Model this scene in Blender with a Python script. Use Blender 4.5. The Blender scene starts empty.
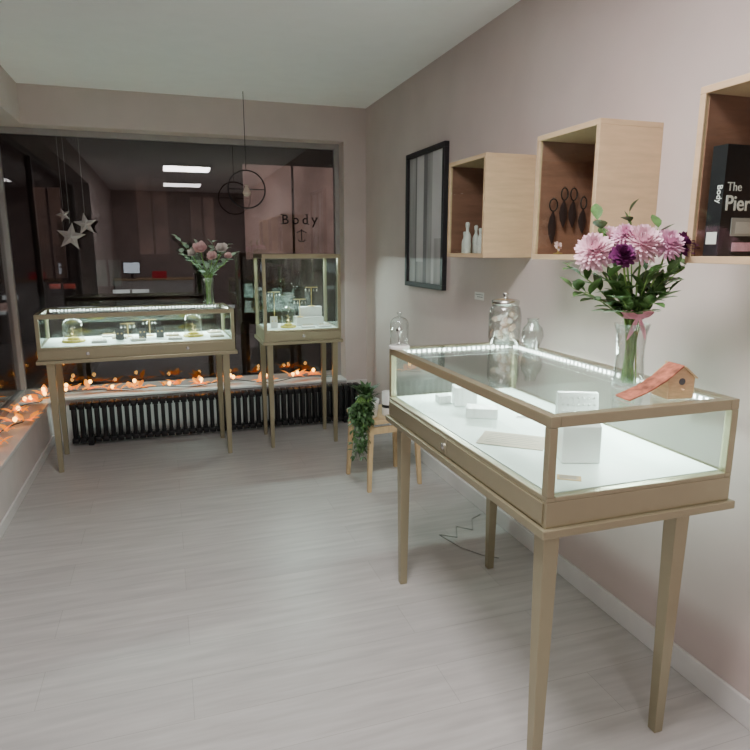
import bpy, math, random
from mathutils import Vector, Matrix
random.seed(7)
C=bpy.context.scene.collection
pi=math.pi
# ------------------------------------------------------------ materials
def nodes(name):
    m=bpy.data.materials.new(name); m.use_nodes=True
    nt=m.node_tree; b=nt.nodes.get('Principled BSDF'); return m,nt,b
def M(name,col,rough=.5,metal=0,var=.12,scale=30,bump=0,emis=None,es=0,stretch=None,coat=0):
    m,nt,b=nodes(name)
    tc=nt.nodes.new('ShaderNodeTexCoord'); mp=nt.nodes.new('ShaderNodeMapping')
    nt.links.new(tc.outputs['Object'],mp.inputs[0])
    if stretch: mp.inputs['Scale'].default_value=stretch
    n=nt.nodes.new('ShaderNodeTexNoise'); n.inputs['Scale'].default_value=scale; n.inputs['Detail'].default_value=5
    nt.links.new(mp.outputs[0],n.inputs['Vector'])
    r=nt.nodes.new('ShaderNodeValToRGB')
    r.color_ramp.elements[0].position=.3; r.color_ramp.elements[1].position=.7
    r.color_ramp.elements[0].color=(*[max(0,c*(1-var)) for c in col],1)
    r.color_ramp.elements[1].color=(*[min(1,c*(1+var)) for c in col],1)
    nt.links.new(n.outputs['Fac'],r.inputs[0]); nt.links.new(r.outputs[0],b.inputs['Base Color'])
    b.inputs['Roughness'].default_value=rough; b.inputs['Metallic'].default_value=metal
    b.inputs['Coat Weight'].default_value=coat
    if bump:
        bp=nt.nodes.new('ShaderNodeBump'); bp.inputs['Strength'].default_value=bump; bp.inputs['Distance'].default_value=.002
        nt.links.new(n.outputs['Fac'],bp.inputs['Height']); nt.links.new(bp.outputs[0],b.inputs['Normal'])
    if emis: b.inputs['Emission Color'].default_value=(*emis,1); b.inputs['Emission Strength'].default_value=es
    return m
def glass_mat(name,base=.04,gain=.8,power=4,tint=(.96,1,.98),rough=0.0):
    m=bpy.data.materials.new(name); m.use_nodes=True; nt=m.node_tree; nt.nodes.clear()
    o=nt.nodes.new('ShaderNodeOutputMaterial'); mx=nt.nodes.new('ShaderNodeMixShader')
    t=nt.nodes.new('ShaderNodeBsdfTransparent'); t.inputs[0].default_value=(*tint,1)
    g=nt.nodes.new('ShaderNodeBsdfGlossy'); g.inputs['Roughness'].default_value=rough
    lw=nt.nodes.new('ShaderNodeLayerWeight'); lw.inputs[0].default_value=.5
    p=nt.nodes.new('ShaderNodeMath'); p.operation='POWER'; p.inputs[1].default_value=power
    ma=nt.nodes.new('ShaderNodeMath'); ma.operation='MULTIPLY_ADD'; ma.inputs[1].default_value=gain; ma.inputs[2].default_value=base
    nt.links.new(lw.outputs['Facing'],p.inputs[0]); nt.links.new(p.outputs[0],ma.inputs[0]); nt.links.new(ma.outputs[0],mx.inputs[0])
    nt.links.new(t.outputs[0],mx.inputs[1]); nt.links.new(g.outputs[0],mx.inputs[2]); nt.links.new(mx.outputs[0],o.inputs[0])
    return m
GLASS=glass_mat('clear_glass',.035,.6,4,(.96,1,.98))
GLASST=glass_mat('top_glass',.055,.75,3.2,(.96,1,.98))
WARE=glass_mat('glassware',.10,.8,2.2,(.96,.98,.97),.02)
WINGLASS=glass_mat('window_glass',.08,.5,3.5,(.85,.84,.85))
GOLD=M('champagne_paint',(.37,.335,.225),.28,.55,.015,20)
WHITE=M('white_laminate',(.80,.90,.86),.4,0,.03,20)
ACR=M('white_acrylic',(.86,.87,.87),.25,0,.02,10)
WALL=M('mauve_plaster',(.60,.51,.49),.85,0,.04,4,.08)
WALLL=M('pale_plaster',(.66,.61,.60),.8,0,.05,6,.1)
CEIL=M('ceiling_paint',(.95,.95,.95),.9,0,.02,8)
TRIM=M('white_trim',(.72,.71,.71),.45,0,.04,10)
FRAME=M('window_frame_paint',(.34,.31,.31),.5,0,.05,10)
BLACK=M('black_iron',(.012,.012,.014),.4,.2,.2,50)
BLK=M('black_card',(.015,.015,.018),.45,0,.2,50)
WOOD=M('oak_wood',(.58,.42,.26),.5,0,.08,9,.05,stretch=(1,1,7))
WOODIN=M('brown_veneer',(.27,.13,.09),.55,0,.15,9,.05,stretch=(1,1,7))
LEGW=M('stool_wood',(.60,.43,.24),.5,0,.1,12,stretch=(6,6,1))
STEEL=M('steel',(.7,.7,.68),.25,1,.05,60)
LED=M('led_white',(1,1,1),.5,0,0,1,emis=(.92,1,.97),es=36)
STRIP=M('led_tape',(.8,.82,.8),.5,0,.05,20,emis=(.9,1,.96),es=1.4)
GREEN=M('leaf_green',(.08,.18,.05),.5,0,.45,40)
GREENP=M('trailing_leaf_green',(.06,.13,.045),.5,0,.45,40)
GREEN2=M('eucalyptus_green',(.42,.54,.44),.55,0,.25,40)
STEM=M('stem_green',(.18,.34,.08),.5,0,.2,40)
PINK=M('petal_pink',(.87,.58,.68),.6,0,.12,60,.1)
PINK2=M('petal_lilac',(.76,.43,.60),.6,0,.16,60)
PURP=M('petal_purple',(.13,.015,.10),.55,0,.3,60)
PEACH=M('petal_peach',(.95,.66,.66),.6,0,.10,60)
CREAM=M('petal_cream',(.92,.86,.82),.6,0,.06,60)
PAPER=M('paper',(.60,.49,.39),.7,0,.05,25)
CARDW=M('white_card',(.82,.80,.78),.7,0,.03,25)
RIB=M('ribbon',(.75,.34,.45),.5,0,.1,40)
YEL=M('yellow_moss',(.80,.62,.06),.7,0,.25,60,.3)
ORG=M('orange_leaf_glow',(.90,.30,.04),.5,0,.3,60,emis=(1,.28,.02),es=.8)  # leaf colour emits too, with bulb light put into it
BULB=M('amber_bulb',(1,.6,.2),.4,0,0,5,emis=(1,.50,.10),es=8)
CABLE=M('dark_cable',(.02,.02,.02),.6,0,.1,30)
CABLEW=M('grey_cable',(.4,.4,.38),.6,0,.1,30)
ROOF=M('roof_terracotta',(.42,.14,.085),.8,0,.6,45,.3)
HWOOD=M('birdhouse_wood',(.60,.40,.23),.65,0,.12,30,.1,stretch=(1,1,5))
SHELL=M('seashell',(.80,.62,.52),.5,0,.25,40)
STARM=M('paper_star',(.36,.31,.31),.7,0,.1,30)
GREYP=M('print_grey',(.20,.20,.21),.6,0,.15,3)
LGREY=M('print_light',(.58,.57,.58),.6,0,.06,4)
MGREY=M('print_mid',(.36,.355,.36),.6,0,.25,2,stretch=(1,8,1))
DGREY=M('print_dark',(.08,.08,.09),.6,0,.2,4)
INK=M('ink',(.004,.003,.003),.8,0,.1,10)
INKW=M('white_ink',(.9,.9,.9),.6,0,.02,10)
POT=M('white_ceramic',(.80,.79,.77),.3,0,.04,15)
BRASS=M('brass',(.75,.55,.22),.3,1,.1,40)
YBASE=M('yellow_base',(.75,.58,.12),.35,.3,.1,40)
SILV=M('silver',(.8,.8,.8),.2,1,.05,40)

def floor_mat():
    m,nt,b=nodes('laminate_floor')
    tc=nt.nodes.new('ShaderNodeTexCoord'); mp=nt.nodes.new('ShaderNodeMapping'); nt.links.new(tc.outputs['Object'],mp.inputs[0])
    br=nt.nodes.new('ShaderNodeTexBrick'); nt.links.new(mp.outputs[0],br.inputs['Vector'])
    br.inputs['Scale'].default_value=1; br.inputs['Brick Width'].default_value=1.25; br.inputs['Row Height'].default_value=.19
    br.inputs['Mortar Size'].default_value=.001; br.inputs['Color1'].default_value=(.525,.51,.50,1); br.inputs['Color2'].default_value=(.485,.47,.465,1)
    br.inputs['Mortar'].default_value=(.37,.36,.35,1); br.offset=.37
    mp2=nt.nodes.new('ShaderNodeMapping'); mp2.inputs['Scale'].default_value=(1.2,12,1); nt.links.new(tc.outputs['Object'],mp2.inputs[0])
    n=nt.nodes.new('ShaderNodeTexNoise'); n.inputs['Scale'].default_value=2.6; n.inputs['Detail'].default_value=6; nt.links.new(mp2.outputs[0],n.inputs['Vector'])
    r=nt.nodes.new('ShaderNodeValToRGB'); r.color_ramp.elements[0].position=.3;r.color_ramp.elements[1].position=.7
    r.color_ramp.elements[0].color=(.82,.82,.825,1); r.color_ramp.elements[1].color=(1.04,1.04,1.04,1); nt.links.new(n.outputs['Fac'],r.inputs[0])
    mx=nt.nodes.new('ShaderNodeMixRGB'); mx.blend_type='MULTIPLY'; mx.inputs[0].default_value=1
    nt.links.new(br.outputs['Color'],mx.inputs[1]); nt.links.new(r.outputs[0],mx.inputs[2]); nt.links.new(mx.outputs[0],b.inputs['Base Color'])
    b.inputs['Roughness'].default_value=.38
    return m
FLOOR=floor_mat()
# ------------------------------------------------------------ mesh builder
class B:
    def __init__(s): s.v=[]; s.f=[]; s.m=[]
    def add(s,vs,fs,mi=0,R=None):
        o=len(s.v)
        s.v+= [tuple(R@Vector(v)) if R is not None else tuple(v) for v in vs]
        s.f+= [tuple(i+o for i in f) for f in fs]; s.m+=[mi]*len(fs); return s
    def box(s,x0,x1,y0,y1,z0,z1,mi=0,R=None):
        vs=[(x0,y0,z0),(x1,y0,z0),(x1,y1,z0),(x0,y1,z0),(x0,y0,z1),(x1,y0,z1),(x1,y1,z1),(x0,y1,z1)]
        return s.add(vs,[(3,2,1,0),(4,5,6,7),(0,1,5,4),(1,2,6,5),(2,3,7,6),(3,0,4,7)],mi,R)
    def frus(s,cx,cy,z0,z1,w0,w1,mi=0,dx=0,dy=0):
        a,b=w0/2,w1/2
        vs=[(cx+dx-a,cy+dy-a,z0),(cx+dx+a,cy+dy-a,z0),(cx+dx+a,cy+dy+a,z0),(cx+dx-a,cy+dy+a,z0),(cx-b,cy-b,z1),(cx+b,cy-b,z1),(cx+b,cy+b,z1),(cx-b,cy+b,z1)]
        return s.add(vs,[(3,2,1,0),(4,5,6,7),(0,1,5,4),(1,2,6,5),(2,3,7,6),(3,0,4,7)],mi)
    def lathe(s,prof,seg=24,c=(0,0,0),mi=0,R=None,cap0=True,cap1=True):
        vs=[];fs=[]
        for r,z in prof:
            for i in range(seg):
                a=2*pi*i/seg; vs.append((c[0]+r*math.cos(a),c[1]+r*math.sin(a),c[2]+z))
        for k in range(len(prof)-1):
            for i in range(seg):
                j=(i+1)%seg; fs.append((k*seg+i,k*seg+j,(k+1)*seg+j,(k+1)*seg+i))
        if cap0 and prof[0][0]>1e-5: fs.append(tuple(range(seg))[::-1])
        if cap1 and prof[-1][0]>1e-5: fs.append(tuple((len(prof)-1)*seg+i for i in range(seg)))
        return s.add(vs,fs,mi,R)
    def tube(s,pts,r,seg=6,mi=0,closed=False):
        pts=[Vector(p) for p in pts]; n=len(pts); vs=[];fs=[]
        for k,p in enumerate(pts):
            if closed: d=(pts[(k+1)%n]-pts[k-1])
            else: d=pts[min(k+1,n-1)]-pts[max(k-1,0)]
            d.normalize(); u=d.cross(Vector((.13,.31,.94)))
            if u.length<.05: u=d.cross(Vector((1,0,0)))
            u.normalize(); w=d.cross(u); rr=r[k] if isinstance(r,(list,tuple)) else r
            for i in range(seg):
                a=2*pi*i/seg; vs.append(p+u*rr*math.cos(a)+w*rr*math.sin(a))
        for k in range(n if closed else n-1):
            k2=(k+1)%n
            for i in range(seg):
                j=(i+1)%seg; fs.append((k*seg+i,k*seg+j,k2*seg+j,k2*seg+i))
        if not closed: fs.append(tuple(range(seg))[::-1]); fs.append(tuple((n-1)*seg+i for i in range(seg)))
        return s.add(vs,fs,mi)
    def sphere(s,c,r,seg=12,mi=0,sz=1):
        prof=[(max(r*math.sin(pi*k/8),1e-6),-r*sz*math.cos(pi*k/8)) for k in range(9)]
        return s.lathe(prof,seg,c,mi)
    def leaf(s,base,d,L,W,up=Vector((0,0,1)),curl=.3,mi=0):
        base=Vector(base); d=Vector(d).normalized(); side=d.cross(up)
        if side.length<.05: side=d.cross(Vector((1,0,0)))
        side.normalize(); nrm=side.cross(d)
        vs=[];ts=[0,.2,.45,.7,.9,1]; ws=[.12,.7,1,.8,.35,.02]
        for t,w in zip(ts,ws):
            c=base+d*L*t-nrm*(curl*L*t*t)
            vs+= [c-side*W*w/2+nrm*W*w*.12, c, c+side*W*w/2+nrm*W*w*.12]
        fs=[]
        for k in range(5):
            o=k*3; fs+=[(o,o+1,o+4,o+3),(o+1,o+2,o+5,o+4)]
        return s.add(vs,fs,mi)
    def flower(s,c,d,r,layers=6,n=16,wid=.2,mi=0,rnd=.15,closed=0,flat=-12):
        c=Vector(c); q=Vector(d).normalized().to_track_quat('Z','Y')
        for j in range(layers):
            f=j/(layers-1); el0=math.radians(86-(86-flat-closed)*f); LL=r*(.50+.50*f)
            cnt=max(5,int(n*(.4+.6*f)))
            for i in range(cnt):
                a=2*pi*(i+.5*(j%2))/cnt+random.uniform(-.1,.1)
                l=LL*(1+random.uniform(-rnd,rnd)); el=el0+random.uniform(-.1,.1)
                p=Vector((0,0,0)); vs=[]; prev=0
                for t,w in ((0,.35),(.35,.9),(.7,1),(.92,.7),(1,.2)):
                    e=el+.7*(t-.4)
                    dr=Vector((math.cos(a)*math.cos(e),math.sin(a)*math.cos(e),math.sin(e)))
                    p=p+dr*l*(t-prev); prev=t
                    sd=Vector((-math.sin(a),math.cos(a),0))*wid*r*w/2
                    vs+=[c+q@(p-sd),c+q@(p+sd)]
                s.add(vs,[(k*2,k*2+1,k*2+3,k*2+2) for k in range(4)],mi)
        return s
    def obj(s,name,mats,parent=None,loc=(0,0,0),rot=(0,0,0),smooth=False,bevel=0,**props):
        me=bpy.data.meshes.new(name); me.from_pydata([tuple(v) for v in s.v],[],s.f)
        for mm in (mats if isinstance(mats,(list,tuple)) else [mats]): me.materials.append(mm)
        for i,p in enumerate(me.polygons): p.material_index=s.m[i]; p.use_smooth=smooth
        me.update(); o=bpy.data.objects.new(name,me); C.objects.link(o)
        o.location=loc; o.rotation_euler=rot
        if parent: o.parent=parent
        if bevel:
            md=o.modifiers.new('bevel','BEVEL'); md.width=bevel; md.segments=2; md.limit_method='ANGLE'
        for k,v in props.items(): o[k]=v
        return o
def root(name,label,cat,loc,rz=0,group=None):
    e=bpy.data.objects.new(name,None); e.empty_display_size=.1; C.objects.link(e); e.location=loc; e.rotation_euler=(0,0,rz)
    e['label']=label; e['category']=cat
    if group: e['group']=group
    return e
def text(name,s,size,mat,parent=None,loc=(0,0,0),rot=(0,0,0),align='LEFT',offset=0,**props):
    cu=bpy.data.curves.new('tmp','FONT'); cu.body=s; cu.size=size; cu.extrude=.0006; cu.align_x=align; cu.offset=offset
    t=bpy.data.objects.new('tmp',cu); C.objects.link(t); bpy.context.view_layer.update()
    me=bpy.data.meshes.new_from_object(t.evaluated_get(bpy.context.evaluated_depsgraph_get())); bpy.data.objects.remove(t)
    me.materials.clear(); me.materials.append(mat)
    o=bpy.data.objects.new(name,me); C.objects.link(o); o.location=loc; o.rotation_euler=rot
    if parent: o.parent=parent
    for k,v in props.items(): o[k]=v
    return o
def area(name,loc,rot,sx,sy,power,col=(1,1,1),parent=None):
    l=bpy.data.lights.new(name,'AREA'); l.shape='RECTANGLE'; l.size=sx; l.size_y=sy; l.energy=power; l.color=col
    o=bpy.data.objects.new(name,l); C.objects.link(o); o.location=loc; o.rotation_euler=rot
    if parent: o.parent=parent
    return o
S=dict(kind='structure')
# ------------------------------------------------------------ room
XR=1.55; XL=-.85; YB=4.87; YG=5.06; HC=2.45; YF=-2.6; SILL=.33
B().box(XL-.3,XR+.15,YF-.15,YG+.1,-.1,0).obj('floor',FLOOR,**S)
B().box(XL-.3,XR+.15,YF-.15,YG+.1,HC,HC+.1).obj('ceiling',CEIL,**S)
B().box(XR,XR+.15,YF,YG+.1,0,HC).obj('wall_right',WALL,**S)
B().box(XL-.3,XR,YB,YG+.1,0,SILL-.02).box(1.37,XR,YB+.02,YG+.1,SILL-.02,HC,1).box(XL-.3,1.37,YB+.02,YG+.1,2.2,HC,1).obj('wall_back',[WALLL,WALL],**S)
B().box(XL-.3,XL,1.2,YB,0,SILL-.02).box(XL-.3,XL,YF,1.2,0,HC,1).box(XL-.3,XL,1.2,YB+.02,2.2,HC,1).obj('wall_left',[WALLL,WALL],**S)
B().box(XL-.3,XR+.15,YF-.15,YF,0,HC).obj('wall_front',WALL,**S)
B().box(XR-.014,XR,YF,YB,0,.085).obj('baseboard_right',TRIM,bevel=.003,**S)
B().box(XL-.0,XL+.012,YF,YB,0,.06).obj('baseboard_left',TRIM,bevel=.003,**S)
B().box(XL-.25,1.37,YB-.02,YG-.02,SILL-.02,SILL).obj('trim_1',TRIM,bevel=.004,**S)
B().box(XL-.25,XL+.02,1.2,YB-.02,SILL-.02,SILL).obj('trim_2',TRIM,bevel=.004,**S)
xg=-1.06
w=B(); w.box(xg-.02,xg+.035,YG-.03,YG+.03,SILL,2.2).box(1.335,1.37,YG-.03,YG+.03,SILL,2.2).box(xg+.035,1.335,YG-.02,YG+.03,SILL,SILL+.04).box(xg+.035,1.335,YG-.02,YG+.03,2.16,2.2)
w1=w.obj('window_1',FRAME,bevel=.003,**S)
B().box(xg+.035,1.335,YG,YG+.006,SILL+.04,2.16).obj('window_glass',WINGLASS,parent=w1,kind='structure')
w=B(); w.box(xg-.02,xg+.03,1.2,1.25,SILL,2.2).box(xg-.02,xg+.03,3.9,3.94,SILL,2.2).box(xg-.02,xg+.03,1.25,YG-.03,SILL,SILL+.04).box(xg-.02,xg+.03,1.25,YG-.03,2.16,2.2)
w2=w.obj('window_2',FRAME,bevel=.003,**S)
B().box(xg,xg+.006,1.25,YG-.03,SILL+.04,2.16).obj('window_glass',WINGLASS,parent=w2,kind='structure')
# exterior street
B().box(-14,14,YG+.4,18,-.25,-.2).obj('ground_street',M('asphalt',(.05,.045,.045),.6,0,.3,10,.3),**S)
fac=B(); fac.box(-9,9,12,12.6,-.2,7)
fm=M('night_brick_glow',(.05,.035,.03),.85,0,.3,5,emis=(.25,.14,.13),es=.008)  # brick colour carries a faint glow of its own
rr=root('building','dark brick shop building across the street at night','building',(0,0,-.2))
fac.obj('facade',fm,parent=rr,loc=(0,0,.2))
def wm(n,c,e,lo=.25):
    m=M(n,(.05,.04,.035),.3,0,.3,2,emis=c,es=e); nt=m.node_tree; b=nt.nodes['Principled BSDF']
    tc=nt.nodes.new('ShaderNodeTexCoord'); ns=nt.nodes.new('ShaderNodeTexNoise'); ns.inputs['Scale'].default_value=2.2; ns.inputs['Detail'].default_value=4
    mr=nt.nodes.new('ShaderNodeMapRange'); mr.inputs[1].default_value=.35; mr.inputs[2].default_value=.7; mr.inputs[3].default_value=e*lo; mr.inputs[4].default_value=e*1.3
    nt.links.new(tc.outputs['Object'],ns.inputs['Vector']); nt.links.new(ns.outputs['Fac'],mr.inputs[0]); nt.links.new(mr.outputs[0],b.inputs['Emission Strength'])
    return m
PA=wm('pane_brown',(.85,.50,.38),.06); PBm=wm('pane_pink',(.85,.55,.46),.22,.7); PCm=wm('pane_green',(.5,.75,.6),.06); PD=wm('pane_red',(1,.15,.1),.4); PE=wm('pane_white',(.9,1,.95),.6)  # emissive pane colours standing in for room reflections in the shop window
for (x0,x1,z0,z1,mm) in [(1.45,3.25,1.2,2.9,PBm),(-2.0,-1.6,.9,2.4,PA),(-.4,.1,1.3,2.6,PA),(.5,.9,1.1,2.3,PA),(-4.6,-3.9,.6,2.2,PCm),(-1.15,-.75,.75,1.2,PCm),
    (-1.9,-1.5,.72,.80,PD),(-1.8,-1.2,.28,.40,PE),(-.9,-.3,.62,.68,PE),(-.2,.4,.45,.52,PA),(.5,1.2,.30,.36,PE),(-5.2,-4.9,1.2,1.5,PD),(-2.9,-2.4,.55,.62,PE),(-3.0,-2.7,1.6,2.8,PA),(-2.9,-2.5,.35,.5,PBm),(3.6,4.4,.6,1.6,PA),(-6,-5,3.4,4.6,PA),(1,2,3.6,4.6,PA)]:
    B().box(x0,x1,11.96,12,z0,z1).obj('reflection_pane',mm,parent=rr,loc=(0,0,.2))  # glowing panes added as broken-up reflections and a lighter backing for the lettering
    q=B(); xm=(x0+x1)/2; q.box(xm-.02,xm+.02,11.93,11.955,z0,z1).box(x0,x1,11.93,11.955,z0-.05,z0); q.obj('reflection_pane_bar',fm,parent=rr,loc=(0,0,.2))
# ------------------------------------------------------------ showcases
LC_=(.82,1,.93)
def showcase(label,loc,rz,L,D,top,deck,base,fi,bi,ei,locks,led_ends,r=.028,legw=.046):
    R=root('display_case',label,'display case',loc,rz)
    x,y=L/2,D/2
    f=B()
    for sy in(-1,1):
        f.box(-x,x,min(sy*y,sy*(y-r)),max(sy*y,sy*(y-r)),top-r,top)
    for sx in(-1,1):
        f.box(min(sx*x,sx*(x-r)),max(sx*x,sx*(x-r)),-y+r,y-r,top-r,top)
        for sy in(-1,1):
            f.box(min(sx*x,sx*(x-r*.8)),max(sx*x,sx*(x-r*.8)),min(sy*y,sy*(y-r*.8)),max(sy*y,sy*(y-r*.8)),deck,top-r)
    f.obj('frame',GOLD,R,bevel=.002)
    g=.005
    B().box(-x+r,x-r,-y+r,y-r,top-g-.001,top-.001).obj('glass_top',GLASST,R)
    for sy in(-1,1): B().box(-x+r*.8,x-r*.8,sy*(y-.012)-g/2,sy*(y-.012)+g/2,deck,top-r).obj('glass_panel',GLASS,R)
    for sx in(-1,1): B().box(sx*(x-.012)-g/2,sx*(x-.012)+g/2,-y+r*.8,y-r*.8,deck,top-r).obj('glass_panel',GLASS,R)
    B().box(-x+.024,x-.024,-y+.024,y-.024,deck-.012,deck+.002).obj('deck',WHITE,R)
    a=B().box(-x,x,-y,y,base+.022,deck-.012); 
    for sy in (-1,1): a.box(-x,x,min(sy*y,sy*(y-.024)),max(sy*y,sy*(y-.024)),deck-.012,deck)
    for sx in (-1,1): a.box(min(sx*x,sx*(x-.024)),max(sx*x,sx*(x-.024)),-y+.024,y-.024,deck-.012,deck)
    a.box(-x-.012,x+.012,-y-.012,y+.012,base,base+.022)
    a.obj('apron',GOLD,R,bevel=.0025)
    B().box(-x+.01,-.002,-y-.004,-y,base+.03,deck-.016).box(.002,x-.01,-y-.004,-y,base+.03,deck-.016).obj('drawer_front',GOLD,R,bevel=.001)
    for lx in locks:
        rx=Matrix.Translation((lx,-y-.004,(base+deck)/2+.005))@Matrix.Rotation(pi/2,4,'X')
        B().lathe([(.011,0),(.011,.004),(.008,.006),(.003,.006),(.003,.003)],20,R=rx).obj('lock',STEEL,R,smooth=False)
    for sx in(-1,1):
        for sy,ins in((-1,fi),(1,bi)):
            l=B().frus(0,0,0,base,legw*.62,legw); l.obj('leg',GOLD,R,loc=(sx*(x-ei),sy*(y-ins),0),bevel=.002)
    for (ax,pos) in led_ends:
        t=B()
        if ax=='x':
            t.box(-x+r+.01,x-r-.01,pos*(y-r)-(.006 if pos>0 else 0),pos*(y-r)+(.006 if pos<0 else 0),top-.024,top-.008)
            n=int((L-.08)/.022)
            for i in range(n):
                cx=-x+r+.02+i*.022; yy=pos*(y-r-.0065); t.box(cx-.005,cx+.005,yy-.001,yy+.001,top-.021,top-.011,1)
            area('case_led',(0,pos*(y-r-.02),top-.03),(math.radians(25)*-pos,0,0),L-.12,.012,LP*(L),LC_,R)
        else:
            t.box(pos*(x-r)-(.006 if pos>0 else 0),pos*(x-r)+(.006 if pos<0 else 0),-y+r+.01,y-r-.01,top-.024,top-.008)
            n=int((D-.08)/.022)
            for i in range(n):
                cy=-y+r+.02+i*.022; xx=pos*(x-r-.0065); t.box(xx-.001,xx+.001,cy-.005,cy+.005,top-.021,top-.011,1)
            area('case_led',(pos*(x-r-.02),0,top-.03),(0,math.radians(25)*pos,0),.012,D-.12,LP*D,LC_,R)
        t.obj('led_strip',[STRIP,LED],R)
    return R
LP=9.5
RC=(1.11,1.745)
showcase('long champagne glass-topped jewellery counter beside the mauve wall',(RC[0],RC[1],0),-pi/2,1.11,.57,1.0,.80,.70,.045,.115,.055,[-.02],[('x',1),('y',-1)])
LP=13
LC=(-.185,4.39); LR=.05
showcase('champagne glass jewellery counter in front of the black radiator',(LC[0],LC[1],0),LR,1.17,.48,1.0,.80,.70,.05,.05,.06,[-.31,.28],[('x',1)])
LP=15
TC=(.88,4.42)
showcase('tall square champagne glass showcase on slender legs by the window',(TC[0],TC[1],0),0,.54,.42,1.35,.84,.74,.04,.04,.04,[0],[('x',1)],legw=.04)
# ------------------------------------------------------------ radiator
R=root('radiator','long black cast-iron column radiator under the window','radiator',(.37,4.745,0))
f=B()
n=43
for i in range(n):
    x=-1.05+i*.05
    f.box(x-.021,x+.021,-.05,.05,.272,.312).box(x-.021,x+.021,-.05,.05,.025,.06)
    for yy in(-.035,.035): f.box(x-.013,x+.013,yy-.012,yy+.012,.06,.272)
    f.box(x-.004,x+.004,-.03,.03,.06,.272)
f.obj('fins',BLACK,R,bevel=.009,smooth=True)
f=B()
for z in(.043,.291): 
    f.lathe([(.013,-1.07),(.013,1.09)],12,R=Matrix.Translation((0,0,z))@Matrix.Rotation(pi/2,4,'Y'))
f.obj('header_pipe',BLACK,R)
for x in(-.95,.95): B().box(x-.018,x+.018,-.04,.04,0,.03).obj('foot',BLACK,R,bevel=.004)
B().lathe([(.012,0),(.012,.05),(.02,.055),(.02,.09),(.012,.1)],16,c=(1.10,0,.02)).lathe([(.008,-.02),(.008,.03)],10,c=(1.10,0,0)).obj('valve',STEEL,R,smooth=True)
# ------------------------------------------------------------ string lights
R=root('string_lights','amber fairy light garland with orange leaves along the window sill','fairy lights',(0,0,SILL))
pts=[]
for i in range(160):
    s=i/159*3.9
    if s<1.6: x=-.92+.04*math.sin(s*9); y=3.35+s*.9; 
    else: x=-.90+(s-1.6)*.96; y=4.90+.04*math.sin(s*7)
    z=.012+.014*(1+math.sin(s*11))
    pts.append(Vector((x,y,z)))
B().tube(pts,.003,5).obj('wire',CABLE,R)
lf=B(); bm0=None
i=2
while i<156:
    for c in range(random.choice([1,2,2])):
        p=pts[i]+Vector((random.uniform(-.03,.03),random.uniform(-.02,.01),random.uniform(.01,.06)))
        if bm0 is None:
            bm0=B().lathe([(.004,-.008),(.006,-.006),(.012,.002),(.014,.010),(.009,.020),(.0001,.024)],10).obj('bulb',BULB,R,loc=p,smooth=True)
        else:
            o=bm0.copy(); o.location=p; C.objects.link(o)
    for k in range(random.choice([7,8,9,10])):
        a=random.uniform(0,2*pi); lf.leaf(pts[i]+Vector((random.uniform(-.06,.06),0,.01)),(math.cos(a),math.sin(a)*.4,random.uniform(.1,1.3)),random.uniform(.05,.095),.042)
    i+=random.choice([6,7,9,10]) if i>60 else random.choice([10,12,14])
lf.obj('leaves',ORG,R)
# ------------------------------------------------------------ wall boxes
def wallbox(label,y0,y1,z0=1.345,z1=1.78,x0=1.307,x1=1.55,t=.018):
    R=root('wall_display_box',label,'wall display box',(x1,(y0+y1)/2,z0),0,'wooden display boxes on the mauve wall')
    h=z1-z0; d=x1-x0; w=(y1-y0)/2
    B().box(-d,0,-w,w,0,t).box(-d,0,-w,w,h-t,h).box(-d,0,-w,-w+t,t,h-t).box(-d,0,w-t,w,t,h-t).obj('box_shell',WOOD,R,bevel=.0015)
    B().box(-.012,0,-w+t,w-t,t,h-t).box(-d+.012,-.012,w-t-.003,w-t,t,h-t).box(-d+.012,-.012,-w+t,-w+t+.003,t,h-t).obj('lining',WOODIN,R)
    B().box(-d+.004,-d+.008,-w+t,w-t,t,h-t).obj('glass_door',GLASS,R)
    return R
wallbox('open oak wall box holding small white bottles',2.452,2.82)
wallbox('oak wall box with dark drop earrings hanging inside',1.717,2.068)
wallbox('oak wall box holding a black piercing book',.98,1.332)
prof=[(.013,0),(.014,.004),(.014,.06),(.010,.072),(.006,.078),(.006,.092),(.008,.094),(.008,.108),(.004,.112)]
for i,(x,y,s) in enumerate([(1.335,2.66,1.25),(1.37,2.60,1.0),(1.40,2.70,1.15),(1.36,2.74,.9)]):
    B().lathe([(r*s,z*s) for r,z in prof],18).obj('bottle',POT,loc=(x,y,1.3635),smooth=True,label='small white ceramic bottle with narrow neck in a wall box',category='bottle',group='white bottles in the wall box')
for i,(x,z,k) in enumerate([(1.365,1.56,1.2),(1.41,1.60,1.0),(1.45,1.60,1.0),(1.495,1.57,.9)]):
    R=root('earring','dark feather-shaped drop earring hanging on the box lining','earring',(x,2.030,z),0,'drop earrings in the wall box')
    c=[(.014*k*math.cos(a),0,-.02+.022*math.sin(a)) for a in [2*pi*q/16 for q in range(16)]]
    B().tube(c,.0025,6,closed=True).obj('hoop',BLACK,R)
    B().tube([(0,.008,.006),(0,-.004,.008),(0,0,.002)],.0015,5).obj('hook',STEEL,R)
    B().leaf((0,0,-.042),(0,0,-1),.10*k,.036,up=Vector((0,1,0)),curl=.02).obj('drop',M('drop_%d'%i,(.035,.02,.02),.4),R)
R=root('trinket','small pink flower-shaped trinket in an oak wall box','trinket',(1.36,1.98,1.364))
B().lathe([(.016,0),(.016,.004),(.003,.006),(.003,.03)],14).obj('stand',BRASS,R)
B().flower((0,0,.03),(0,-1,.4),.018,3,8,.5).obj('blossom',PEACH,R)
R=root('book','thick black book about piercing with large white title','book',(1.430,1.268,1.3635),0)
w_,d_,h_=.106,.022,.27
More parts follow.
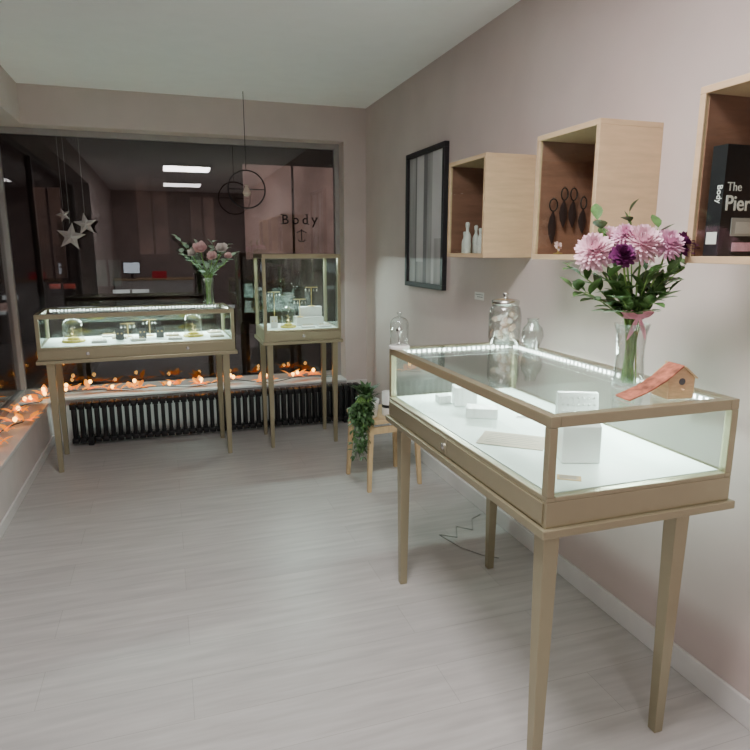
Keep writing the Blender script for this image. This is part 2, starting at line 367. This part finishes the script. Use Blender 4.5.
B().box(-w_,w_,-d_,-d_+.002,0,h_).box(-w_,w_,d_-.002,d_,0,h_).box(-w_,-w_+.002,-d_+.002,d_-.002,0,h_).obj('cover',BLK,R)
B().box(-w_+.002,w_-.003,-d_+.002,d_-.002,.003,h_-.003).obj('pages',CARDW,R)
text('title','The',.030,INKW,R,(-w_+.010,-d_-.0010,.160),(pi/2,0,0))
text('title','Piercing',.052,INKW,R,(-w_+.008,-d_-.0010,.113),(pi/2,0,0),offset=.0006)
text('spine_title','Body',.022,INKW,R,(-w_-.0008,-.004,.175),(pi/2,pi/2,-pi/2))
B().box(-w_+.035,w_-.01,-d_-.0014,-d_-.0002,.050,.095).box(-w_+.05,w_-.05,-d_-.0018,-d_-.0014,.056,.085,1).obj('cover_photo',[MGREY,LGREY],R)
B().box(-w_-.0008,-w_,-.016,.016,.03,.06).obj('spine_band',CARDW,R)
B().box(-w_+.045,-w_+.15,-d_-.0014,-d_-.0002,.012,.034).obj('cover_photo',PINK2,R)
# ------------------------------------------------------------ framed picture
R=root('picture_frame','black-framed grey photograph print of a doorway on the wall','picture',(XR,3.64,1.145))
B().box(-.03,0,-.3,.3,0,.03).box(-.03,0,-.3,.3,.80,.83).box(-.03,0,-.3,-.27,.03,.80).box(-.03,0,.27,.3,.03,.80).obj('frame',BLK,R,bevel=.002)
B().box(-.012,0,-.27,.27,.03,.80).obj('print',MGREY,R)
B().box(-.0135,-.012,-.27,-.10,.03,.80,0).box(-.0135,-.012,-.02,.03,.03,.80,1).box(-.0135,-.012,.03,.14,.16,.80,0).box(-.0135,-.012,.14,.16,.03,.80,1).box(-.0145,-.0135,-.24,-.14,.03,.30,2).obj('print_image',[LGREY,GREYP,MGREY],R)
B().box(-.002,0,-.05,.05,0,.04).box(-.003,-.002,-.040,.040,.026,.029,1).box(-.003,-.002,-.040,.02,.014,.017,1).obj('price_label',[CARDW,GREYP],loc=(XR,2.93,1.122),label='small white price card stuck on the mauve wall',category='card')
# ------------------------------------------------------------ bouquets & vases
def bouquet_mesh(R,heads,greens,leafmat,leafL,leafW,top=.19,n=9):
    st=B(); lf=B()
    for (sx,sy,h,kind,r) in heads:
        p=[(random.uniform(-.015,.015),random.uniform(-.015,.015),.012),(sx*.1,sy*.1,top*.7),(sx*.25,sy*.25,top+.04),(sx*.8,sy*.8,h*.85),(sx,sy,h-.005)]
        st.tube(p,.0028,6)
    for (sx,sy,h) in greens:
        a=Vector((random.uniform(-.018,.018),random.uniform(-.018,.018),.015)); b=Vector((sx*.10,sy*.10,top)); c=Vector((sx*.55,sy*.55,top+(h-top)*.6)); d=Vector((sx,sy,h))
        st.tube([a,b,c,d],[.0025,.0022,.0018,.001],5)
        for k in range(n):
            t=(k+1)/n; p=b.lerp(c,t*2) if t<.5 else c.lerp(d,(t-.5)*2)
            dr=(d-b).normalized()+Vector((random.uniform(-1,1),random.uniform(-1,1),random.uniform(-.5,.6)))*1.1
            lf.leaf(p,dr,leafL*random.uniform(.7,1.2),leafW*random.uniform(.8,1.2),curl=random.uniform(0,.35))
    st.obj('stems',STEM,R,smooth=True); lf.obj('leaves',leafmat,R,smooth=True)
vprof=[(.042,0),(.044,.004),(.040,.05),(.037,.10),(.040,.15),(.048,.18),(.045,.18),(.037,.15),(.034,.10),(.037,.05),(.039,.012),(.0001,.010)]
VP=(1.215,1.40,1.0)
B().lathe(vprof,32).obj('vase',WARE,loc=VP,smooth=True,label='clear glass vase holding the chrysanthemum bouquet',category='vase')
R=root('flower_bouquet','bouquet of pink chrysanthemums and dark purple carnations with green leaves','flowers',VP,-.32)
heads=[(-.128,-.03,.380,0,.062),(-.012,-.05,.400,0,.062),(.035,.06,.410,0,.055),(-.072,-.080,.368,2,.036),(.112,-.03,.395,2,.042),(.055,-.055,.398,1,.048),(-.070,.04,.412,0,.046),(-.05,-.03,.42,1,.038)]
bouquet_mesh(R,heads,[(-.19,0,.34),(-.11,.02,.46),(-.02,.03,.48),(.10,.02,.31),(-.15,-.04,.27),(.03,-.07,.25),(.13,0,.34),(-.18,-.02,.28),(.07,-.05,.27),(-.06,-.07,.25),(-.09,-.05,.31),(.0,-.08,.32),(.07,.05,.44),(-.04,.0,.28),(.04,.02,.30),(-.08,-.04,.29),(.08,-.04,.33)],GREEN,.055,.034)
for (sx,sy,h,kind,r) in heads:
    d=(sx*1.5,sy*1.5-.5,.55)
    B().flower((sx,sy,h),d,r,10 if kind<2 else 8,26 if kind<2 else 14,.17 if kind<2 else .42,rnd=.08,flat=-40 if kind<2 else -25).obj('flower_head',[PINK,PINK2,PURP][kind],R,label=['pale pink chrysanthemum head','lilac pink chrysanthemum head','dark purple carnation head'][kind])
rb=B().lathe([(.030,.195),(.032,.198),(.032,.212),(.030,.215)],20,cap0=False,cap1=False)
for sx in(-1,1): rb.leaf((0,-.032,.205),(sx,-.2,.25),.045,.022,up=Vector((0,-1,.2))); rb.leaf((0,-.032,.205),(sx*.4,-.3,-1),.07,.014,up=Vector((0,-1,.2)))
rb.obj('ribbon',RIB,R)
VP=(.275,4.47,1.0)
B().lathe([(r*.95,z*1.05) for r,z in vprof],28).obj('vase',WARE,loc=VP,smooth=True,label='clear glass vase on the lit counter near the window',category='vase')
R=root('flower_bouquet','loose bouquet of eucalyptus with peach and white roses','flowers',VP,-.25)
heads=[(-.02,-.09,.38,0,.056),(.11,-.06,.38,1,.048),(.05,-.08,.33,0,.042),(-.08,-.06,.35,1,.040),(.15,-.04,.33,0,.034)]
bouquet_mesh(R,heads,[(-.19,0,.46),(-.14,.02,.41),(-.07,.04,.42),(.04,.04,.43),(.15,0,.41),(.19,0,.35),(-.17,-.0,.36),(.1,.0,.29),(-.08,-.02,.30),(.0,-.02,.28),(.14,-.0,.31),(-.1,.0,.33),(.09,.0,.37)],GREEN2,.046,.040,n=9)
for (sx,sy,h,kind,r) in heads:
    B().flower((sx,sy,h),(sx,sy-.5,.6),r,7,12,.6,closed=30).obj('flower_head',[PEACH,CREAM][kind],R)
# ------------------------------------------------------------ jar, dome, small vase on right counter
R=root('glass_jar','round glass storage jar with metal lid filled with seashells','jar',(1.296,2.225,1.0))
B().lathe([(.052,0),(.060,.006),(.066,.03),(.066,.12),(.060,.15),(.050,.162),(.048,.162),(.057,.15),(.062,.12),(.062,.03),(.056,.010),(.0001,.008)],32).obj('jar_body',WARE,R,smooth=True)
B().lathe([(.054,.162),(.056,.164),(.056,.178),(.045,.184),(.012,.188),(.008,.196),(.013,.204),(.010,.210),(.0001,.212)],28).obj('lid',STEEL,R,smooth=True)
sh=B()
for i in range(40):
    a=random.uniform(0,2*pi); rr_=random.uniform(0,.042); z=.026+ .0026*i
    rx=Matrix.Translation((rr_*math.cos(a),rr_*math.sin(a),z))@Matrix.Rotation(random.uniform(0,pi),4,'X')@Matrix.Rotation(random.uniform(0,pi),4,'Y')
    sh.lathe([(.0001,-.016),(.006,-.012),(.010,-.006),(.012,0),(.010,.006),(.0001,.012)],9,R=rx,mi=i%2)
sh.obj('seashells',[SHELL,CREAM],R,smooth=True,kind='stuff')
def dome(label,loc,r,h,inside='moss',base=YBASE,grp=None):
    R=root('glass_dome',label,'glass dome',loc,0,grp)
    B().lathe([(r*1.1,0),(r*1.12,.003),(r*1.12,.010),(r*1.02,.014)],28).obj('base',base,R)
    pr=[(r,.014),(r,h-r*.8)]+[(r*math.cos(a),h-r*.8+r*.8*math.sin(a)) for a in [pi/2*k/7 for k in range(1,7)]]+[(.006,h),(.006,h+.006),(.010,h+.011),(.010,h+.016),(.0001,h+.020)]
    B().lathe(pr,28,cap0=False).obj('dome_glass',WARE,R,smooth=True)
    if inside=='moss':
        B().sphere((0,0,.020),r*.62,12,sz=.3).obj('moss',YEL,R,smooth=True)
        q=B().tube([(0,0,.02),(.004,0,.05),(-.003,0,h*.6)],.002,5); 
        for k in range(5): q.leaf((0,0,.035+k*.010),(math.cos(k*2.2),math.sin(k*2.2),.6),.025,.010)
        q.obj('sprig',BRASS,R)
    else:
        B().lathe([(.012,.014),(.004,.02),(.003,h*.45),(.010,h*.5),(.014,h*.58),(.006,h*.66),(.0001,h*.7)],14).obj('ornament',SILV,R,smooth=True)
    return R
dome('clear glass cloche standing on the counter end',(.850,2.255,1.001),.036,.125,'orn',POT)
B().lathe([(.022,0),(.024,.003),(.038,.03),(.044,.055),(.038,.082),(.022,.10),(.020,.115),(.024,.12),(.022,.12),(.018,.112),(.020,.10),(.036,.08),(.041,.055),(.035,.03),(.02,.006),(.0001,.005)],28).obj('bud_vase',WARE,loc=(1.335,2.08,1.0),smooth=True,label='small round empty glass bud vase on the counter',category='vase')
# birdhouse
R=root('birdhouse','little wooden birdhouse with a red patterned roof board on the counter','birdhouse',(1.252,1.275,1.0),-.12)
bd=B(); hw=.038; z1=.053; z2=.084; dep=.035
bd.add([(-hw,-dep,0),(hw,-dep,0),(hw,-dep,z1),(0,-dep,z2),(-hw,-dep,z1),(-hw,dep,0),(hw,dep,0),(hw,dep,z1),(0,dep,z2),(-hw,dep,z1)],[(0,1,2,3,4),(9,8,7,6,5),(1,6,7,2),(5,0,4,9),(5,6,1,0),(2,7,8,3),(9,4,3,8)])
bd.obj('body',HWOOD,R,bevel=.001)
B().lathe([(.009,0),(.009,.0015)],20,R=Matrix.Translation((0,-dep,.046))@Matrix.Rotation(pi/2,4,'X')).obj('entrance_hole',DGREY,R)
B().tube([(0,-dep,.026),(0,-dep-.014,.026)],.002,8).obj('perch',HWOOD,R)
sl=math.atan2(z2-z1,hw)
rx=Matrix.Translation((0,0,z2+.001))@Matrix.Rotation(sl,4,'Y')
B().box(0,.052,-dep-.006,dep+.006,0,.004,R=rx).obj('roof_panel',HWOOD,R,bevel=.001)
q=B()
prof_=[(0,z2+.001),(-.045,z2-.034),(-.095,z2-.062),(-.150,.0015)]
vs=[]
for (x,z) in prof_: vs+=[(x,-dep-.004,z),(x,dep-.012,z),(x,dep-.012,z+.004),(x,-dep-.004,z+.004)]
fs=[(3,2,1,0),(12,13,14,15)]
for k in range(3):
    for j in range(4): fs.append((k*4+j,k*4+(j+1)%4,(k+1)*4+(j+1)%4,(k+1)*4+j))
q.add(vs,fs)
q.obj('roof_panel',ROOF,R,label='dull red patterned long roof board sloping to the counter')
# ------------------------------------------------------------ contents of right counter
dz=.8025
G='white display blocks in the counter'
def block(loc,s,rz,label,slope=0,mat=ACR,bev=.003):
    x,y,h=s[0]/2,s[1]/2,s[2]; q=B()
    vs=[(-x,-y,0),(x,-y,0),(x,y,0),(-x,y,0),(-x,-y,h-slope),(x,-y,h-slope),(x,y,h),(-x,y,h)]
    q.add(vs,[(3,2,1,0),(4,5,6,7),(0,1,5,4),(1,2,6,5),(2,3,7,6),(3,0,4,7)])
    return q.obj('display_block',mat,loc=loc,rot=(0,0,rz),bevel=bev,label=label,category='display block',group=G)
block((1.063,1.40,dz),(.105,.07,.125),-.35,'tall white slanted jewellery block in the counter',.02)
block((1.03,1.90,dz),(.11,.075,.035),-.5,'low flat white jewellery block in the counter')
block((1.05,2.08,dz),(.085,.08,.07),-.3,'white cube jewellery block in the counter')
block((.985,2.13,dz),(.05,.05,.03),-.1,'small white cube block in the counter')
R=root('ring_display','white padded ring display stand with rows of studs','ring display',(1.25,1.66,dz),-.4)
B().add([(-.065,-.03,0),(.065,-.03,0),(.065,.04,0),(-.065,.04,0),(-.065,.005,.12),(.065,.005,.12),(.065,.03,.12),(-.065,.03,.12)],[(3,2,1,0),(4,5,6,7),(0,1,5,4),(1,2,6,5),(2,3,7,6),(3,0,4,7)]).obj('easel',ACR,R,bevel=.003)
q=B()
for i in range(7):
    for j in range(5):
        z=.02+j*.021; q.sphere((-.05+i*.0167,-.032+.035*z/.12,z),.004,8)
q.obj('studs',STEEL,R,smooth=True)
def sheet(name,loc,rz,w,h,mat,label,cat,th=.0012):
    q=B(); q.box(-w/2,w/2,-h/2,h/2,0,th)
    for k in range(6): 
        yy=h*.35-k*h*.13; q.box(-w*.4,w*(.4-.1*(k%2)),yy-.0012,yy+.0012,th,th+.0003,1)
    return q.obj(name,[mat,MGREY],loc=loc,rot=(0,0,rz),label=label,category=cat)
sheet('leaflet',(.985,1.615,dz),-.70,.20,.14,PAPER,'beige printed leaflet lying in the counter','leaflet')
sheet('price_card',(.955,1.285,dz),-.6,.06,.035,M('kraft_card',(.6,.42,.22),.6),'small folded kraft price card','card')
sheet('price_card',(1.16,1.84,dz),-.6,.05,.03,CARDW,'small white price card','card')
def ring_box(loc,rz,label,grp=None,mat=POT,item=BRASS):
    R=root('jewellery_tray',label,'jewellery tray',loc,rz,grp)
    B().box(-.045,.045,-.03,.03,0,.012).obj('tray',mat,R,bevel=.002)
    q=B()
    for i in range(4):
        cx=-.03+i*.02; q.tube([(cx+.006*math.cos(a),0,.019+.006*math.sin(a)) for a in [2*pi*k/12 for k in range(12)]],.0013,5,closed=True)
    q.obj('rings',item,R,smooth=True)
def tstand(loc,h,label,grp=None):
    R=root('earring_stand',label,'earring stand',loc,0,grp)
    B().lathe([(.026,0),(.026,.005),(.003,.008),(.003,h)],16).box(-.045,.045,-.003,.003,h-.004,h).obj('stand',BRASS,R)
    q=B()
    for k in(-1,-.4,.4,1):
        q.tube([(k*.04,-.004,h-.002),(k*.04,-.005,h-.02)],.0008,4); q.sphere((k*.04,-.005,h-.024),.005,8,sz=1.5)
    q.obj('drops',SILV,R,smooth=True)
SLATE=M('slate_card',(.12,.12,.13),.6)
def card_stand(loc,label,mat=BLK,w=.05,h=.07,grp=None):
    R=root('earring_card',label,'earring card',loc,0,grp)
    B().box(-w/2,w/2,-.002,.002,0,h,R=Matrix.Rotation(-.15,4,'X')).obj('card',mat,R)
    B().sphere((-.012,-.006,h*.6),.005,8).sphere((.012,-.006,h*.6),.005,8).obj('studs',BRASS,R)
def lp(x,y,z):
    dx,dy=x-LC[0],y-LC[1]; return (LC[0]+dx*math.cos(LR)-dy*math.sin(LR),LC[1]+dx*math.sin(LR)+dy*math.cos(LR),z)
g='jewellery pieces in the long window counter'
dome('glass cloche over yellow moss in the lit counter',lp(-.585,4.37,dz),.062,.148,grp=g)
dome('glass cloche over yellow sprig in the lit counter',lp(.155,4.37,dz),.060,.150,grp=g)
for i,(x,y) in enumerate([(-.43,4.28),(-.31,4.43),(-.2,4.28),(.02,4.45),(.03,4.26),(.30,4.28),(-.38,4.54),(.31,4.50)]):
    ring_box(lp(x,y,dz),random.uniform(-.2,.2),'white tray with a row of gold rings in the lit counter',g,[POT,PAPER][i%2],[BRASS,SILV][i%2])
for x,y,h in[(-.26,4.5,.09),(-.12,4.50,.11)]: tstand(lp(x,y,dz),h,'brass bar stand with hanging earrings in the counter',g)
for x,y in[(-.17,4.38),(-.06,4.38),(-.31,4.35)]: card_stand(lp(x,y,dz),'upright dark card holding ear studs',SLATE,grp=g)
g='jewellery in the tall showcase'; z=.8425
dome('glass cloche over yellow moss in the tall showcase',(.80,4.34,z),.050,.15,grp=g)
R=root('riser','stepped white riser in the tall showcase','riser',(.97,4.45,z),0)
B().box(-.10,.10,-.05,.06,0,.06).box(-.06,.10,.0,.06,.06,.13).obj('steps',ACR,R,bevel=.002)
tstand((.90,4.42,z+.0605),.13,'tall brass stand with hanging earrings',g); tstand((1.0,4.48,z+.1305),.14,'tall brass stand with hanging earrings',g)
tstand((.73,4.50,z),.24,'tall brass stand with hanging earrings',g)
ring_box((.93,4.29,z),0,'white tray with gold rings in the showcase',g); ring_box((1.05,4.30,z),.2,'white tray with gold rings in the showcase',g)
card_stand((.70,4.34,z),'upright pale card holding ear studs',CARDW,.05,.08,g)
# ------------------------------------------------------------ plant stand
SP=(1.19,3.42); SH=.425
R=root('plant_stool','square light wood plant stool with four legs','stool',(SP[0],SP[1],0),.1)
B().box(-.17,.17,-.17,.17,SH-.025,SH).obj('seat',LEGW,R,bevel=.004)
for sx in(-1,1):
    for sy in(-1,1): B().frus(sx*.145,sy*.145,0,SH-.025,.022,.03,dx=sx*.02,dy=sy*.02).obj('leg',LEGW,R,bevel=.002)
a,b_=SH-.085,SH-.045
B().box(-.145,.145,-.155,-.140,a,b_).box(-.145,.145,.140,.155,a,b_).box(-.155,-.140,-.14,.14,a,b_).box(.140,.155,-.14,.14,a,b_).obj('rail',LEGW,R)
PP=(SP[0]-.115,SP[1]-.085,SH+.0005)
R=root('potted_plant','trailing green plant in a white ceramic pot on a wooden stool','plant',PP)
B().lathe([(.040,0),(.046,.004),(.055,.085),(.058,.09),(.058,.105),(.052,.105),(.050,.09),(.0001,.08)],28).obj('pot',POT,R,smooth=True)
B().lathe([(.0001,.0805),(.049,.0805),(.049,.09),(.0001,.094)],20).obj('soil',M('soil',(.04,.025,.015),.9,0,.3,50,.5),R)
lf=B();st=B()
for i in range(26):
    ex=random.uniform(-.145,-.02); ey=-.115+random.uniform(-.02,.01)
    ln=random.uniform(.08,.36)
    p=[Vector((ex*.2,ey*.3,.10)),Vector((ex*.6,ey*.7,.15)),Vector((ex*.9,ey,.12))]
    n=9
    for k in range(1,n): p.append(Vector((ex+.006*math.sin(k*2+i),ey,.12-ln*k/n)))
    st.tube(p,.0012,4)
    for q_ in p[1:]:
        for k in range(3):
            b=random.uniform(0,2*pi); lf.leaf(q_,(math.cos(b),math.sin(b)*.4-.2,random.uniform(-1,.2)),.032,.020)
for i in range(70):
    b=random.uniform(0,2*pi); r_=random.uniform(.0,.045); lf.leaf((r_*math.cos(b)-.02,r_*math.sin(b),.10+random.uniform(0,.06)),(math.cos(b)-.2,math.sin(b),random.uniform(.8,2.6)),.064,.024)
st.obj('stems',STEM,R); lf.obj('leaves',GREENP,R,smooth=True)
R=root('candle_holder','white ceramic cylinder candle holder on the wooden stool','candle holder',(SP[0]+.01,SP[1]-.08,SH+.0005))
B().lathe([(.042,0),(.044,.004),(.044,.14),(.040,.14),(.040,.11),(.0001,.11)],28).obj('holder',POT,R,smooth=True)
B().lathe([(.0445,.05),(.0452,.052),(.0452,.066),(.0445,.068)],28,cap0=False,cap1=False).obj('band',BLK,R)
B().lathe([(.03,.1105),(.03,.135),(.002,.136),(.001,.145)],18).obj('candle',CARDW,R)
B().tube([(1.50,2.75,.006),(1.44,2.72,.005),(1.38,2.6,.004),(1.32,2.66,.004),(1.27,2.55,.004),(1.2,2.6,.004),(1.24,2.45,.004),(1.30,2.35,.004),(1.36,2.3,.004)],.0028,6).obj('power_cable',CABLEW,smooth=True,label='thin grey power cable lying loose on the floor',category='cable')
# ------------------------------------------------------------ window hangings
def star(x,z,r,rot,y=4.965):
    R=root('paper_star','pale folded paper star hanging in the window','star ornament',(x,y,z),0,'paper stars in the window')
    vs=[(0,-.012,0),(0,.012,0)]
    for k in range(10):
        a=pi/2+rot+2*pi*k/10; q=r if k%2==0 else r*.42; vs.append((q*math.cos(a),0,q*math.sin(a)))
    fs=[]
    for k in range(10):
        a,b=2+k,2+(k+1)%10; fs+=[(0,a,b),(1,b,a)]
    B().add(vs,fs).obj('star',STARM,R)
    B().tube([(0,0,r*.9),(0,0,2.16-z)],.0008,4).obj('thread',CABLEW,R)
star(-.515,1.555,.080,.1,4.94); star(-.62,1.47,.10,-.15,4.975); star(-.66,1.62,.05,.3,5.01)
R=root('hoop_pendant','round black metal hoop pendant lamp hanging by the window','pendant lamp',(.585,4.65,1.80))
B().tube([(.13*math.cos(a),0,.13*math.sin(a)) for a in [2*pi*k/40 for k in range(40)]],.005,8,closed=True).obj('hoop',BLACK,R,smooth=True)
B().tube([(0,0,.13),(0,0,HC-1.80)],.0025,6).tube([(-.128,0,0),(.128,0,0)],.003,6).obj('cord',BLACK,R)
B().lathe([(.0001,-.05),(.02,-.045),(.03,-.025),(.022,-.005),(.012,.012),(.012,.03),(.0001,.03)],16).obj('bulb_glass',M('opal_glass',(.6,.5,.42),.2),R,smooth=True)
R=root('window_lettering','dark vinyl shop lettering stuck on the window glass','lettering',(1.03,YG-.003,1.58))
LX=(-.13,-.045,.035,.115)
for ch,x in zip('Body',LX):
    text('letter',ch,.105,INK,R,(x,0,0),(pi/2,0,0),offset=.0005)
q=B()
for (x0,x1,z) in [(-.137,-.112,0),(-.137,-.112,.071),(.064,.086,.075),(.075,.098,0),(.108,.130,.050),(.146,.168,.050)]: q.box(x0,x1,-.0006,.0006,z-.002,z+.003)
q.obj('serif',INK,R)
q=B(); q.tube([(.03,0,-.04),(.03,0,-.13)],.004,6); q.tube([(-.01,0,-.068),(.03,0,-.048),(.07,0,-.068)],.0035,6); q.tube([(0,0,-.122),(.014,0,-.136),(.03,0,-.138),(.046,0,-.136),(.06,0,-.122)],.0035,6)
q.obj('emblem',INK,R)
# ------------------------------------------------------------ things behind the camera that the window mirrors
R=root('reception_counter','white reception counter with wood top','counter',(-.45,-1.6,0))
B().box(-.38,.9,-.25,.25,0,.86).obj('counter_body',TRIM,R,bevel=.004)
B().box(-.40,.92,-.27,.27,.86,.89).obj('counter_top',WOOD,R,bevel=.003)
R=root('till_screen','small bright till screen on the reception counter','screen',(-.55,-1.55,.8905))
B().box(-.14,.14,-.01,.01,.08,.28).obj('bezel',BLK,R)
B().box(-.13,.13,.0101,.0115,.09,.27).obj('screen',M('lit_screen',(.7,.8,.9),.4,emis=(.8,.9,1),es=3),R)
B().box(-.02,.02,-.01,.01,.01,.08).box(-.08,.08,-.05,.05,0,.01).obj('stand',BLK,R)
B().box(-.12,.12,-.08,.08,0,.12).obj('gift_box',M('red_box_glow',(.6,.03,.05),.5,emis=(.8,.05,.08),es=.3),loc=(-.1,-1.52,.8905),bevel=.004,label='red gift box on the reception counter',category='box')  # red colour emits a little, though the box is no lamp
# ------------------------------------------------------------ lights
for i,(x,y,p) in enumerate([(.35,1.2,50),(.35,-1.0,20)]):
    R=root('ceiling_lamp','flat square white ceiling lamp','ceiling lamp',(x,y,HC))
    B().box(-.32,.32,-.32,.32,-.03,0).obj('lamp_housing',CEIL,R,bevel=.003)
    area('ceiling_lamp_light',(0,0,-.032),(0,0,0),.58,.58,p,(1,.945,.925),R)
wd=bpy.data.worlds.new('night'); bpy.context.scene.world=wd; wd.use_nodes=True
bg=wd.node_tree.nodes['Background']; bg.inputs[0].default_value=(.05,.04,.05,1); bg.inputs[1].default_value=.12
# ------------------------------------------------------------ camera
cd=bpy.data.cameras.new('camera'); cam=bpy.data.objects.new('camera',cd); C.objects.link(cam)
cam.location=(0,0,1.38); cam.rotation_euler=(math.radians(90-11.4),0,math.radians(-18.4)); cd.lens=29.86; cd.sensor_width=36; cd.clip_start=.05
bpy.context.scene.camera=cam
